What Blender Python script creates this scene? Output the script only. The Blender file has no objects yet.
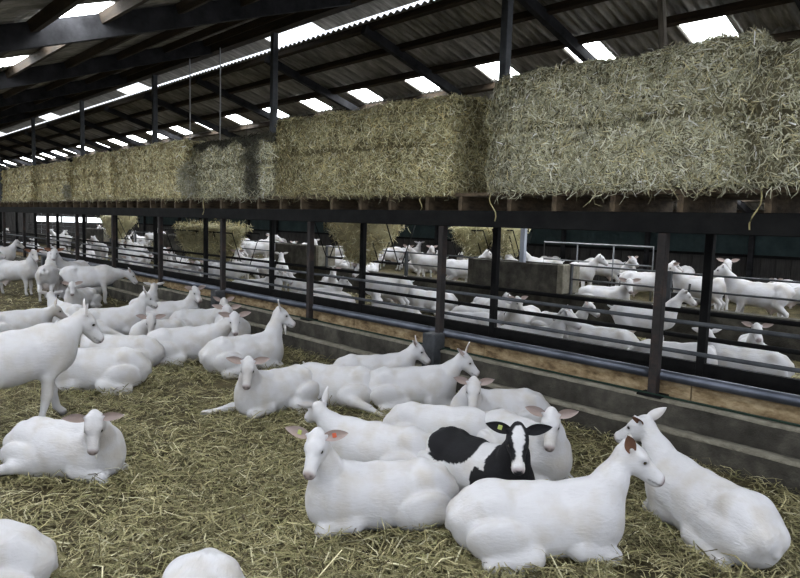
import bpy, bmesh, math, random
import numpy as np
from mathutils import Matrix, Vector

S = bpy.context.scene
COL = S.collection
rng = np.random.default_rng(7)
random.seed(7)
PI = math.pi

# ------------------------------------------------------------------ camera
cam = bpy.data.cameras.new('camera')
cam.sensor_width = 36.0
cam.lens = 29.5
cam.clip_end = 200
camo = bpy.data.objects.new('camera', cam)
COL.objects.link(camo)
camo.matrix_world = Matrix(((0.68116713, -0.09303746, 0.72619238, 0.0),
                            (0.7315073, 0.04565436, -0.68030343, 0.0),
                            (0.03013986, 0.99461536, 0.09915583, 1.7),
                            (0, 0, 0, 1)))
S.camera = camo
# ------------------------------------------------------------------ overcast sky and exposure
w = bpy.data.worlds.new('overcast_sky')
S.world = w
w.use_nodes = True
bg = w.node_tree.nodes['Background']
bg.inputs[0].default_value = (0.86, 0.91, 1.0, 1)
bg.inputs[1].default_value = 1.75
SKYLIGHT = 15.0
S.view_settings.view_transform = 'Standard'
S.view_settings.look = 'None'
S.view_settings.exposure = 0.17
S.view_settings.gamma = 1.0
S.view_settings.use_curve_mapping = False

# ------------------------------------------------------------------ helpers
def link(o, parent=None):
    COL.objects.link(o)
    if parent is not None:
        o.parent = parent
    return o

def empty(name, loc=(0, 0, 0), rz=0.0):
    o = bpy.data.objects.new(name, None)
    o.empty_display_size = 0.1
    o.location = loc
    o.rotation_euler = (0, 0, rz)
    COL.objects.link(o)
    return o

def tag(o, label=None, cat=None, group=None, kind=None):
    if label: o['label'] = label
    if cat: o['category'] = cat
    if group: o['group'] = group
    if kind: o['kind'] = kind
    return o

def np_mesh(name, V, F, mat, cols=None, smooth=False):
    """V (n,3), F (m,k) array with one k"""
    V = np.ascontiguousarray(V, dtype=np.float32)
    F = np.ascontiguousarray(F, dtype=np.int32)
    m = bpy.data.meshes.new(name)
    n, k = F.shape
    m.vertices.add(len(V)); m.vertices.foreach_set('co', V.ravel())
    m.loops.add(n * k); m.loops.foreach_set('vertex_index', F.ravel())
    m.polygons.add(n)
    m.polygons.foreach_set('loop_start', np.arange(0, n * k, k, dtype=np.int32))
    if smooth:
        m.polygons.foreach_set('use_smooth', np.ones(n, dtype=bool))
    if cols is not None:
        a = m.color_attributes.new('Col', 'FLOAT_COLOR', 'POINT')
        c4 = np.ones((len(V), 4), dtype=np.float32); c4[:, :3] = cols
        a.data.foreach_set('color', c4.ravel())
    m.update(calc_edges=True)
    m.validate()
    if mat: m.materials.append(mat)
    return m

class MB:
    """collects boxes, bars and tubes into one mesh"""
    def __init__(self): self.v = []; self.f = []
    def _add(self, vs, fs):
        o = len(self.v); self.v += [tuple(x) for x in vs]; self.f += [tuple(i + o for i in q) for q in fs]
        return self
    def box(self, x0, x1, y0, y1, z0, z1, ch=0.0):
        if ch <= 0:
            vs = [(x, y, z) for x in (x0, x1) for y in (y0, y1) for z in (z0, z1)]
            return self._add(vs, [(0, 1, 3, 2), (4, 6, 7, 5), (0, 4, 5, 1), (2, 3, 7, 6), (0, 2, 6, 4), (1, 5, 7, 3)])
        bm = bmesh.new(); bmesh.ops.create_cube(bm, size=1)
        for v in bm.verts: v.co = Vector(((x0 + x1) / 2 + v.co.x * (x1 - x0), (y0 + y1) / 2 + v.co.y * (y1 - y0), (z0 + z1) / 2 + v.co.z * (z1 - z0)))
        bmesh.ops.bevel(bm, geom=bm.edges[:], offset=ch, segments=1, affect='EDGES')
        bm.verts.index_update()
        self._add([v.co[:] for v in bm.verts], [[v.index for v in f.verts] for f in bm.faces]); bm.free()
        return self
    def bar(self, a, b, wd, ht, up=(0, 0, 1)):
        a = Vector(a); b = Vector(b); d = (b - a).normalized(); up = Vector(up)
        s = d.cross(up).normalized(); u = s.cross(d).normalized()
        vs = []
        for p in (a, b):
            for i, j in ((-1, -1), (1, -1), (1, 1), (-1, 1)):
                vs.append(p + s * (i * wd / 2) + u * (j * ht / 2))
        return self._add(vs, [(3, 2, 1, 0), (4, 5, 6, 7), (0, 1, 5, 4), (1, 2, 6, 5), (2, 3, 7, 6), (3, 0, 4, 7)])
    def tube(self, pts, r, n=10):
        pts = [Vector(p) for p in pts]; rings = []
        for i, p in enumerate(pts):
            d = (pts[min(i + 1, len(pts) - 1)] - pts[max(i - 1, 0)]).normalized()
            ref = Vector((0, 0, 1)) if abs(d.z) < .9 else Vector((1, 0, 0))
            s = d.cross(ref).normalized(); u = s.cross(d)
            rr = r[i] if isinstance(r, (list, tuple)) else r
            rings.append([p + s * (rr * math.cos(2 * PI * k / n)) + u * (rr * math.sin(2 * PI * k / n)) for k in range(n)])
        vs = [q for g in rings for q in g]; fs = []
        for i in range(len(pts) - 1):
            for k in range(n):
                fs.append((i * n + k, i * n + (k + 1) % n, (i + 1) * n + (k + 1) % n, (i + 1) * n + k))
        fs.append(tuple(range(n - 1, -1, -1))); fs.append(tuple((len(pts) - 1) * n + k for k in range(n)))
        return self._add(vs, fs)
    def mesh(self, name, mat, smooth=False):
        m = bpy.data.meshes.new(name); m.from_pydata([tuple(v) for v in self.v], [], self.f)
        bm = bmesh.new(); bm.from_mesh(m); bmesh.ops.recalc_face_normals(bm, faces=bm.faces[:]); bm.to_mesh(m); bm.free()
        m.materials.append(mat)
        if smooth: m.polygons.foreach_set('use_smooth', [len(p.vertices) == 4 for p in m.polygons])
        return m
    def build(self, name, mat, parent=None, smooth=False, loc=None):
        o = bpy.data.objects.new(name, self.mesh(name, mat, smooth))
        if loc: o.location = loc
        return link(o, parent)

def inst(name, mesh, parent=None, loc=(0, 0, 0), rz=0):
    o = bpy.data.objects.new(name, mesh); o.location = loc; o.rotation_euler = (0, 0, rz)
    return link(o, parent)

_TAB = np.random.default_rng(3).random((32, 32, 32)).astype(np.float32)
def vnoise(P, freq, seed=0):
    """smooth value noise in -1..1 at points P (n,3)"""
    Q = np.asarray(P, dtype=np.float32) * freq + seed * 7.31
    i = np.floor(Q).astype(int); f = Q - i; f = f * f * (3 - 2 * f)
    out = 0
    for a in (0, 1):
        wa = f[:, 0] if a else 1 - f[:, 0]
        for b in (0, 1):
            wb = f[:, 1] if b else 1 - f[:, 1]
            for c in (0, 1):
                wc = f[:, 2] if c else 1 - f[:, 2]
                out = out + wa * wb * wc * _TAB[(i[:, 0] + a) % 32, (i[:, 1] + b) % 32, (i[:, 2] + c) % 32]
    return out * 2 - 1

# ------------------------------------------------------------------ materials
def mat_new(name):
    m = bpy.data.materials.new(name); m.use_nodes = True
    nt = m.node_tree; b = nt.nodes['Principled BSDF']
    return m, nt, b

def surf(name, c1, c2, rough=0.7, scale=6.0, bump=0.15, metal=0.0, c3=None, stretch=(1, 1, 1), detail=6, bscale=None, spec=0.3):
    """two or three tone noise material with fine relief"""
    m, nt, b = mat_new(name)
    tc = nt.nodes.new('ShaderNodeTexCoord'); mp = nt.nodes.new('ShaderNodeMapping')
    mp.inputs['Scale'].default_value = stretch
    nt.links.new(tc.outputs['Object'], mp.inputs['Vector'])
    n = nt.nodes.new('ShaderNodeTexNoise'); n.inputs['Scale'].default_value = scale; n.inputs['Detail'].default_value = detail
    n.inputs['Roughness'].default_value = 0.65
    nt.links.new(mp.outputs[0], n.inputs['Vector'])
    r = nt.nodes.new('ShaderNodeValToRGB'); e = r.color_ramp.elements
    e[0].position = 0.33; e[0].color = (*c1, 1); e[1].position = 0.68; e[1].color = (*c2, 1)
    if c3:
        k = e.new(0.5); k.color = (*c3, 1)
    nt.links.new(n.outputs['Fac'], r.inputs[0]); nt.links.new(r.outputs[0], b.inputs['Base Color'])
    b.inputs['Roughness'].default_value = rough; b.inputs['Metallic'].default_value = metal
    b.inputs['Specular IOR Level'].default_value = spec
    if bump:
        n2 = nt.nodes.new('ShaderNodeTexNoise'); n2.inputs['Scale'].default_value = bscale or scale * 6; n2.inputs['Detail'].default_value = 5
        nt.links.new(mp.outputs[0], n2.inputs['Vector'])
        bp = nt.nodes.new('ShaderNodeBump'); bp.inputs['Strength'].default_value = bump; bp.inputs['Distance'].default_value = 0.02
        nt.links.new(n2.outputs['Fac'], bp.inputs['Height']); nt.links.new(bp.outputs[0], b.inputs['Normal'])
    return m

def vcol(name, rough=0.85, var=0.12, vscale=9.0, bump=0.0, bscale=60.0, spec=0.2, sss=0.0, dirt=None):
    """colour from the Col attribute, slightly varied by noise"""
    m, nt, b = mat_new(name)
    a = nt.nodes.new('ShaderNodeVertexColor'); a.layer_name = 'Col'
    tc = nt.nodes.new('ShaderNodeTexCoord')
    n = nt.nodes.new('ShaderNodeTexNoise'); n.inputs['Scale'].default_value = vscale; n.inputs['Detail'].default_value = 5
    nt.links.new(tc.outputs['Object'], n.inputs['Vector'])
    r = nt.nodes.new('ShaderNodeValToRGB'); e = r.color_ramp.elements
    e[0].position = 0.27; e[1].position = 0.55
    lo = dirt if dirt else (1 - var, 1 - var, 1 - var)
    e[0].color = (*lo, 1); e[1].color = (1, 1, 1, 1)
    nt.links.new(n.outputs['Fac'], r.inputs[0])
    mx = nt.nodes.new('ShaderNodeMix'); mx.data_type = 'RGBA'; mx.blend_type = 'MULTIPLY'; mx.inputs[0].default_value = 1
    nt.links.new(a.outputs['Color'], mx.inputs[6]); nt.links.new(r.outputs[0], mx.inputs[7])
    nt.links.new(mx.outputs[2], b.inputs['Base Color'])
    b.inputs['Roughness'].default_value = rough; b.inputs['Specular IOR Level'].default_value = spec
    if sss:
        b.inputs['Subsurface Weight'].default_value = sss; b.inputs['Subsurface Scale'].default_value = 0.01
    if bump:
        mp = nt.nodes.new('ShaderNodeMapping'); mp.inputs['Scale'].default_value = (0.35, 1, 1)
        nt.links.new(tc.outputs['Object'], mp.inputs[0])
        n2 = nt.nodes.new('ShaderNodeTexNoise'); n2.inputs['Scale'].default_value = bscale; n2.inputs['Detail'].default_value = 4
        nt.links.new(mp.outputs[0], n2.inputs['Vector'])
        bp = nt.nodes.new('ShaderNodeBump'); bp.inputs['Strength'].default_value = bump; bp.inputs['Distance'].default_value = 0.012
        nt.links.new(n2.outputs['Fac'], bp.inputs['Height']); nt.links.new(bp.outputs[0], b.inputs['Normal'])
    return m

def lit_pane(name, strength, col=(0.93, 0.97, 1.0)):
    m, nt, b = mat_new(name)
    b.inputs['Base Color'].default_value = (0.8, 0.82, 0.84, 1)
    b.inputs['Emission Color'].default_value = (*col, 1)
    b.inputs['Emission Strength'].default_value = strength
    return m

M = {}
M['litter'] = surf('trodden_litter', (.028, .022, .010), (.12, .098, .045), .95, 5.0, .8, c3=(.066, .054, .024), bscale=55)
M['straw'] = vcol('straw', .75, .25, 3.0, spec=.25)
M['goat'] = vcol('goat_coat', .8, .06, 5.0, bump=.3, bscale=60, spec=.15, dirt=(.86, .81, .72))
M['eye'] = surf('goat_eye', (.015, .01, .006), (.03, .02, .01), .15, 20, 0, spec=.6)
M['tagy'] = surf('ear_tag_green', (.30, .36, .08), (.40, .45, .13), .5, 20, 0)
M['tago'] = surf('ear_tag_red', (.45, .07, .03), (.55, .11, .05), .5, 20, 0)
M['steel'] = surf('galvanised_grey_steel', (.035, .038, .043), (.085, .091, .10), .6, 5, .1, .3)
M['rusty'] = surf('rusty_painted_steel', (.012, .010, .010), (.045, .028, .021), .8, 7, .15, 0, c3=(.019, .016, .016))
M['dark'] = surf('dark_and_shaded_steel', (.004, .004, .0045), (.010, .010, .010), .85, 6, .1, 0, spec=.12)
M['pipe'] = surf('smooth_blue_grey_pipe', (.06, .067, .085), (.12, .13, .16), .32, 3, .05, .65)
M['conc'] = surf('stained_concrete', (.020, .018, .014), (.095, .088, .072), .92, 3.5, .5, c3=(.048, .044, .036), bscale=70)
M['conce'] = surf('pale_concrete_edge', (.12, .11, .085), (.24, .225, .18), .95, 9, .6, bscale=60)  # paler band along the step edges and one trough end
M['board'] = surf('tan_feed_board', (.08, .05, .024), (.37, .29, .18), .9, 7, .5, c3=(.23, .165, .09), stretch=(1, 1, 2))
M['wood'] = surf('pale_joist_wood', (.035, .025, .016), (.13, .095, .06), .85, 6, .3, stretch=(3, 1, 3))
M['woodd'] = surf('dark_roof_timber', (.012, .009, .006), (.040, .026, .014), .9, 6, .3, stretch=(.4, 3, 3))
M['rafter'] = surf('dusty_grey_steel_rafter', (.012, .012, .013), (.032, .032, .035), .9, 5, .1, spec=.12)
M['sheet'] = surf('fibre_cement_sheet', (.09, .085, .075), (.36, .34, .31), .95, 3.0, .4, c3=(.20, .19, .17), stretch=(3, .6, .6), bscale=30)
M['pane'] = lit_pane('daylit_translucent_sheet', SKYLIGHT)
M['win'] = lit_pane('daylit_window_glass', 3.0)
M['green'] = surf('dark_green_wind_cloth', (.020, .034, .036), (.036, .056, .058), .9, 4, .2)
M['cladd'] = surf('dark_timber_cladding', (.018, .017, .017), (.055, .052, .05), .9, 5, .3, stretch=(6, 6, .5))
M['rope'] = surf('green_cord', (.008, .022, .015), (.014, .035, .022), .8, 20, .2)
M['black'] = surf('black_rubber', (.008, .008, .008), (.018, .018, .018), .6, 9, .1)
M['white'] = surf('pale_cable', (.35, .36, .38), (.5, .51, .53), .6, 9, 0)
# ================================================================== THE SETTING
XF, XN = -42.0, 2.6            # far end wall; unseen near end cut short and open to admit light
YL, YR = -2.4, 15.6            # side walls
RS = 0.296                     # roof slope
def zr(y): return 4.70 - RS * (y - 6.2)      # underside, slope beyond the ridge
RSL = 0.345
def zl(y): return 5.0 - RSL * (5.9 - y)     # underside, slope over the camera

# ---- floor: trodden litter with gentle humps
def floor_h(x, y):
    P = np.stack([np.asarray(x, float), np.asarray(y, float), np.zeros_like(np.asarray(x, float))], 1)
    return vnoise(P, 1.1, 1) * .022 + vnoise(P, 3.1, 2) * .012 + np.clip((P[:, 1] - 10.15) / .1, 0, 1) * .25
xs = np.concatenate([np.linspace(XF, -12, 90)[:-1], np.linspace(-12, XN + 4, 130)]); ys = np.concatenate([np.linspace(YL - 8, YL, 5)[:-1], np.linspace(YL, YR, 120)])
gx, gy = np.meshgrid(xs, ys, indexing='ij')
V = np.stack([gx.ravel(), gy.ravel(), floor_h(gx.ravel(), gy.ravel()) - .012], 1)
ii = np.arange(len(xs) * len(ys)).reshape(len(xs), len(ys))
F = np.stack([ii[:-1, :-1].ravel(), ii[1:, :-1].ravel(), ii[1:, 1:].ravel(), ii[:-1, 1:].ravel()], 1)
fl = inst('floor', np_mesh('floor', V, F, M['litter'], smooth=True)); tag(fl, 'trodden straw litter covering the barn floor', kind='structure')

# ---- stepped concrete kerb along the feed fence
kb = MB().box(XF, XN, 4.85, 6.15, -.05, .19).build('kerb', M['conc'])
tag(kb, 'two-step stained concrete kerb under the feed fence', kind='structure')
MB().box(XF, XN, 4.985, 6.05, .19, .385).build('kerb_step', M['conc'], kb)
def pale_edge(y0, z1, seed):
    n = 700; x = np.linspace(XF, XN, n); P = np.stack([x, x * 0, x * 0], 1)
    j = vnoise(P, 5, seed) * .006 + vnoise(P, 17, seed + 1) * .004
    V = []
    for a, b in ((y0 - .004, z1 - .022), (y0 - .006, z1 + .004), (y0 + .085, z1 + .006), (y0 + .10, z1 - .01)):
        V.append(np.stack([x, a - j * (1 if a < y0 else -1) * .6, np.full(n, b) + j], 1))
    V = np.stack(V, 1).reshape(-1, 3); q = np.arange(n - 1) * 4
    F = np.concatenate([np.stack([q + k, q + k + 4, q + k + 5, q + k + 1], 1) for k in range(3)])
    return np_mesh('kerb_edge', V, F, M['conce'], smooth=True)
inst('kerb_edge', pale_edge(4.85, .19, 5), kb); inst('kerb_edge', pale_edge(4.985, .385, 8), kb)

# ---- side, back and end walls
def cladding_wall(name, label, horizontal_axis, a0, a1, pos, z0, z1, mat, step=.3, thick=.03):
    root = empty(name); tag(root, label, kind='structure')
    n = int((a1 - a0) / step)
    MB().box(a0, a1, pos + .05, pos + .09, z0 - .05, z1 + .05).build('backing', mat, root)
    if horizontal_axis == 'x': me = MB().box(0, step - .015, 0, thick, z0, z1).mesh('cladding_board', mat)
    else: me = MB().box(0, thick, 0, step - .015, z0, z1).mesh('cladding_board', mat)
    for i in range(n):
        o = (thick * .35 if i % 2 else 0)
        inst('cladding_board', me, root, (a0 + i * step, pos + o, 0) if horizontal_axis == 'x' else (pos - o, a0 + i * step, 0))
    return root
wb = cladding_wall('wall_back', 'dark boarded side wall with a green wind cloth above it', 'x', XF, XN, YR, 0, 1.22, M['cladd'], .3)
wc = MB()
nx = 160
for i in range(nx):
    x0 = XF + (XN - XF) * i / nx; x1 = XF + (XN - XF) * (i + 1) / nx
    d0 = .025 * math.sin(i * 1.7); d1 = .025 * math.sin((i + 1) * 1.7)
    wc._add([(x0, YR + .02 + d0, 1.2), (x1, YR + .02 + d1, 1.2), (x1, YR + .02 + d1, 2.1), (x0, YR + .02 + d0, 2.1)], [(0, 1, 2, 3)])
o = wc.build('wind_cloth', M['green'], wb); o['label'] = 'dark green wind cloth'
mb = MB().box(-.05, .05, YR - .12, YR - .02, 0, 1.95).mesh('wall_post', M['rafter'])
for i in range(17): inst('wall_post', mb, wb, (-.5 - 2.4 * i, 0, 0))
MB().box(XF, XN, YR - .06, YR - .0, 1.19, 1.25).build('wall_rail', M['dark'], wb)
we = empty('wall_end'); tag(we, 'dark gable wall closing the far end of the barn', kind='structure')
m1 = MB().box(-.05, 0, 0, .285, 0, 1.18).mesh('cladding_board', M['cladd'])
m2 = MB().box(-.05, 0, 0, .285, 1.52, 5.2).mesh('cladding_board', M['cladd'])
y = YL
while y < YR:
    if 10.4 < y < 14.6:
        inst('cladding_board', m1, we, (XF, y, 0)); inst('cladding_board', m2, we, (XF, y, 0))
    else:
        inst('cladding_board', MB().box(-.05, 0, 0, .285, 0, 5.2).mesh('cladding_board', M['cladd']) if y == YL else we_full, we, (XF, y, 0))
        if y == YL: we_full = we.children[-1].data
    y += .3
MB().box(XF - .12, XF - .08, YL, 10.4, 0, 5.2).box(XF - .12, XF - .08, 14.7, YR, 0, 5.2).build('backing', M['cladd'], we)
wn = empty('window_1'); tag(wn, 'low bright window strip in the far gable wall', kind='structure')
for i in range(3):
    MB().box(XF - .05, XF - .03, 10.5 + i * 1.4, 11.82 + i * 1.4, 1.2, 1.5).build('pane', M['win'], wn)
MB().box(XF - .06, XF + .02, 10.4, 14.7, 1.16, 1.2).box(XF - .06, XF + .02, 10.4, 14.7, 1.5, 1.54).box(XF - .06, XF + .02, 11.82, 11.9, 1.2, 1.5).box(XF - .06, XF + .02, 13.22, 13.3, 1.2, 1.5).build('window_frame', M['dark'], wn)
wl = MB().box(XF, XN, YL - .15, YL, -.05, .5).build('wall_left', M['conc']); tag(wl, 'unseen low concrete side wall, open above to let light in', kind='structure')  # unseen wall, kept low so more sky light enters

# ---- columns and ridge beam (every second rear post carries the ridge)
PX0, PD = -2.37, 2.385
cm = MB().box(-.048, .048, -.048, .048, 1.86, 4.72, .006).mesh('column', M['steel'])  # below the platform the rear post stands in, darkened for shade
for j in range(8):
    x = -4.75 - 4.77 * j
    c = inst('column', cm, None, (x, 5.95, 0))
    tag(c, 'grey steel column rising through the hay platform to the ridge', kind='structure', group='ridge columns')
rb = MB().bar((XF, 5.95, 4.83), (XN, 5.95, 4.83), .16, .20).build('ridge_beam', M['woodd']); tag(rb, 'dark timber ridge beam carried by the columns', kind='structure')

# ---- roof beyond the ridge
def corrugated(name, wd, length, mat, pitch=.135, amp=.022, slope=-RS, seg=6):
    n = max(2, int(round(wd / pitch))) * seg
    x = np.linspace(0, wd, n + 1); z = amp * np.sin(x / pitch * 2 * PI)
    rows = np.linspace(0, length, 2)
    V = []
    for yy in rows: V.append(np.stack([x, np.full(n + 1, yy), z + slope * yy], 1))
    V = np.concatenate(V); q = np.arange(n)
    F = np.stack([q, q + 1, q + n + 2, q + n + 1], 1)
    V2 = V + np.array([0, 0, .008]); F2 = F[:, ::-1] + len(V)
    e = np.array([[0, n + 1, len(V) + n + 1, len(V)], [n, len(V) + n, len(V) + 2 * n + 1, 2 * n + 1]])
    k = np.concatenate([np.stack([q, len(V) + q, len(V) + q + 1, q + 1], 1), np.stack([n + 1 + q, n + 2 + q, len(V) + n + 2 + q, len(V) + n + 1 + q], 1)])
    return np_mesh(name, np.concatenate([V, V2]), np.concatenate([F, F2, e, k]), mat, smooth=True)

SP = 1.605
def roof_slope(name, label, rows, zf, slope, x0):
    """rows: (y_upper, y_lower, has_skylights); sheets are pieces of the roof"""
    root = empty(name); tag(root, label, kind='structure')
    up = {}
    for r, (ya, yb, sky) in enumerate(rows):
        ln = abs(yb - ya); y0 = min(ya, yb); lift = .012 * (r % 2)
        if sky:
            wp = sky
            sm = corrugated('roof_sheet', SP - wp + .02, ln + .04, M['sheet'], slope=slope); pm = corrugated('skylight', wp, ln + .04, M['pane'], slope=slope)
            n = int((x0 - XF) / SP)
            for i in range(n):
                xx = x0 - i * SP
                a = inst('skylight', pm, root, (xx - wp, y0, zf(y0) + lift)); a['label'] = 'translucent corrugated roof sheet glowing with daylight, some rows added'
                inst('roof_sheet', sm, root, (xx - SP - .01, y0, zf(y0) + lift))
        else:
            sm = corrugated('roof_sheet', SP + .02, ln + .06, M['sheet'], slope=slope)
            n = int((x0 - XF) / SP)
            for i in range(n):
                inst('roof_sheet', sm, root, (x0 - (i + 1) * SP - .01, y0, zf(y0) + lift))
    return root
RX0 = -3.20 + SP * 3
rr = roof_slope('roof_beyond_ridge', 'corrugated fibre cement roof slope beyond the ridge with a row of skylights and added rows',
                [(6.38, 7.87, 0), (7.87, 8.42, .55), (8.42, 9.6, 0), (9.6, 10.3, .8), (10.3, 11.4, 0), (11.4, 12.1, .8), (12.1, 13.2, 0), (13.2, 13.9, .8), (13.9, 15.9, 0)], zr, -RS, RX0)  # the three lower skylight rows are added out of view to light the far pens
rl = roof_slope('roof_over_pen', 'corrugated fibre cement roof slope over the near pen',
                [(5.9, 4.4, 0), (4.4, 2.48, 0), (2.48, 1.95, .88), (1.95, 0.1, 0), (.1, -.45, .88), (-.45, -2.55, 0)], zl, RSL, -6.95 + SP * 5)
for i, y in enumerate((6.42, 7.02, 7.74, 8.47, 9.2, 9.95, 10.7, 11.45, 12.2, 13.0, 13.8, 14.6, 15.4)):
    MB().bar((XF, y, zr(y) - .075), (XN, y, zr(y) - .075), .07, .10, (0, RS, 1)).build('purlin', M['woodd'], rr)
for i, y in enumerate((5.75, 5.0, 4.2, 3.4, 2.56, 1.88, 1.2, .6, .16, -.52, -1.3, -2.1)):
    MB().bar((XF, y, zl(y) - .075), (XN, y, zl(y) - .075), .08, .11, (0, -RSL, 1)).build('purlin', M['woodd'], rl)
ra = MB().bar((0, 6.3, zr(6.3) - .16), (0, YR + .1, zr(YR + .1) - .16), .09, .13, (0, RS, 1)).mesh('rafter', M['rafter'])
la = MB().bar((0, 5.88, zl(5.88) - .15), (0, YL - .1, zl(YL - .1) - .15), .11, .24, (0, -RSL, 1)).mesh('rafter', M['rafter'])
for i in range(-2, 14):
    x = -5.0 - 2.67 * i
    inst('rafter', ra, rr, (x, 0, 0))
for i in range(-2, 9): inst('rafter', la, rl, (-7.5 - 4.1 * i, 0, 0))
# open ridge with translucent caps over part of its length
rv = empty('ridge_cap'); tag(rv, 'raised translucent ridge cap over the roof vent', 'ridge cap', kind='structure')
pm = MB()._add([(0, 5.70, 5.10), (1.5, 5.70, 5.10), (1.5, 6.2, 5.17), (0, 6.2, 5.17)], [(0, 1, 2, 3)])._add([(0, 6.2, 5.17), (1.5, 6.2, 5.17), (1.5, 6.96, 4.97), (0, 6.96, 4.97)], [(0, 1, 2, 3)])
pmesh = pm.mesh('cap_sheet', lit_pane('daylit_ridge_sheet', 1.2))
pdark = pm.mesh('cap_sheet', M['sheet'])
for i in range(28): inst('cap_sheet', pmesh if i % 5 == 3 else pdark, rv, (XN - 1.6 - i * 1.5, 0, 0))
# ================================================================== FEED FENCE, PLATFORM
def fence(name, label, Y, post_mat, rail_mat, stubs, rails, posts_to=17, cat='fence'):
    root = empty(name, (0, Y, 0)); tag(root, label, cat)
    pm = MB().box(-.036, .036, -.036, .036, .385, 1.69, .006).mesh('post', post_mat)
    bp = MB().box(-.10, .10, -.08, .07, .386, .402).mesh('base_plate', M['dark'])
    for k in range(-1, posts_to):
        p = inst('post', pm, root, (PX0 - PD * k, 0, 0))
        if Y < 5.5:
            inst('base_plate', bp, p)
    for z, r in rails:
        MB().tube([(XF, .06, z), (XN, .06, z)], r, 10).build('rail', rail_mat, root, True)
    if stubs:
        sm = MB().box(-.09, .09, -.17, .0, .05, .56, .01).mesh('post_socket', M['steel'])
        for k in (1, 3, 5, 7): inst('post_socket', sm, root, (PX0 - PD * k, 0, 0))
    return root
ff = fence('feed_fence', 'grey steel feed fence of posts and rails along the near pen', 5.05, M['rusty'], M['steel'], True, ((1.0, .017), (.765, .017)))
MB().tube([(XF, .06, .552), (XN, .06, .552)], .042, 16).build('neck_pipe', M['pipe'], ff, True)['label'] = 'smooth blue-grey pipe'
for i in range(22):
    o = MB().box(XF + i * 2.1, XF + i * 2.1 + 2.09, .085, .115, .385, .52).build('feed_board', M['board'], ff)
    o.location = (0, .004 * (i % 2), 0)
    o['label'] = 'tan wooden feed board'
MB().tube([(XF, -.035, .405), (XN, -.035, .405)], .008, 6).build('cord', M['rope'], ff, True)['label'] = 'green cord along the kerb'
fr = fence('rear_feed_fence', 'steel feed fence behind the hay platform, shade painted into its colour', 5.95, M['dark'], M['dark'], False, ((.98, .022), (.75, .022)))  # dark colour carries the shade under the platform
MB().box(XF, XN, -.03, .03, .40, .54).build('bottom_board', M['dark'], fr)
bt = MB().box(XF, XN, 5.2, 5.88, .385, .41).build('feed_belt', M['black']); tag(bt, 'black rubber feed belt running between the two feed fences', 'feed belt')

pl = empty('hay_platform', (0, 0, 1.69)); tag(pl, 'long dark platform on posts carrying the row of hay bales', 'platform')
MB().box(XF, XN, -.05, .05, 0, .162, .006).build('beam', M['dark'], pl, loc=(0, 5.05, 0))
MB().box(XF, XN, -.05, .05, 0, .162, .006).build('beam', M['dark'], pl, loc=(0, 5.95, 0))
jm = MB().box(-.024, .024, 4.99, 6.05, .162, .30).mesh('joist', M['wood'])
for i in range(70):
    inst('joist', jm, pl, (-.5 - .56 * i + random.uniform(-.06, .06), random.uniform(-.02, .02), 0))
for j in range(7):
    for i in range(17):
        x1 = XN - i * 2.6
        MB().box(x1 - 2.58, x1, 4.97 + j * .158, 4.97 + j * .158 + .15, .30, .335).build('deck_plank', M['wood'], pl) if i < 18 else None
# timber prop and hanging cables
o = MB().bar((-3.01, 5.9, 4.35), (-2.75, 5.9, 2.03), .05, .06, (0, 1, 0)).build('timber_prop', surf('weathered_grey_timber', (.05, .042, .033), (.14, .12, .095), .9, 6, .3, stretch=(4, 4, .6))); tag(o, 'weathered timber prop standing behind the nearest hay bale', 'prop')
for x, zb, lab in ((-12.4, 2.9, 'thin pale cable hanging from the ridge, the farther of two'), (-11.18, 2.9, 'thin pale cable hanging from the ridge, the nearer of two')):
    o = MB().tube([(x, 5.86, 4.75), (x + .01, 5.86, 3.8), (x, 5.86, zb)], .012, 6).build('hanging_cable', M['white'], smooth=True); tag(o, lab, 'cable', 'cables hanging from the ridge')

# ================================================================== PENS BEYOND
wm = MB().box(XF, XN, 10.05, 10.25, -.05, .55, .01).build('low_concrete_wall', M['conc']); tag(wm, 'low stained concrete wall between the two farther pens', 'wall', kind='structure')
rf = empty('pen_rail', (0, 10.1, 0)); tag(rf, 'thin two-bar pen rail standing on the low concrete wall', 'rail')
for z in (1.065, .815):
    for xa, xb in ((XF + .1, -31.56), (-28.94, -23.56), (-21.14, -15.66), (-13.54, -8.61), (-6.34, XN)):
        MB().tube([(xa, 0, z), (xb, 0, z)], .016, 8).build('bar', M['steel'], rf, True)
pm = MB().box(-.03, .03, -.03, .03, .55, 1.09).mesh('upright', M['steel'])
for x in (-4.6, -6.38, -8.58, -10.6, -12.4, -13.58, -15.62, -18.3, -21.18, -23.52, -26.2, -28.98, -31.5): inst('upright', pm, rf, (x, 0, 0))

def trough(x0, x1, lab, first=False):
    r = empty('concrete_trough', ((x0 + x1) / 2, 10.12, .56)); tag(r, lab, 'trough', 'concrete troughs on the low wall'); h = (x1 - x0) / 2
    MB().box(-h, h, -.26, -.18, 0, .50, .01).build('side_slab', M['conc'], r)
    MB().box(-h, h, .18, .26, 0, .50, .01).build('side_slab', M['conc'], r)
    MB().box(-h - .02, -h + .1, -.27, .27, 0, .51, .01).build('end_slab', M['conc'], r)
    MB().box(h - .1, h + .02, -.27, .27, 0, .51, .01).build('end_slab', M['conce'], r)
    MB().box(-h, h, -.18, .18, 0, .3).build('trough_floor', M['conc'], r)
    return r
trough(-8.55, -6.4, 'concrete trough on the low wall beside the pale upright post')
trough(-15.6, -13.6, 'concrete trough on the low wall left of the hanging hay')
trough(-23.5, -21.2, 'smaller looking concrete trough on the low wall toward the far end')
trough(-31.5, -29.0, 'farthest concrete trough on the low wall near the gable')
o = MB().box(-.05, .05, -.04, .04, 0, 1.4, .004).build('pale_upright_post', surf('pale_painted_steel', (.24, .26, .30), (.34, .36, .42), .5, 6, .05), loc=(-7.45, 10.12, .86))
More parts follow.
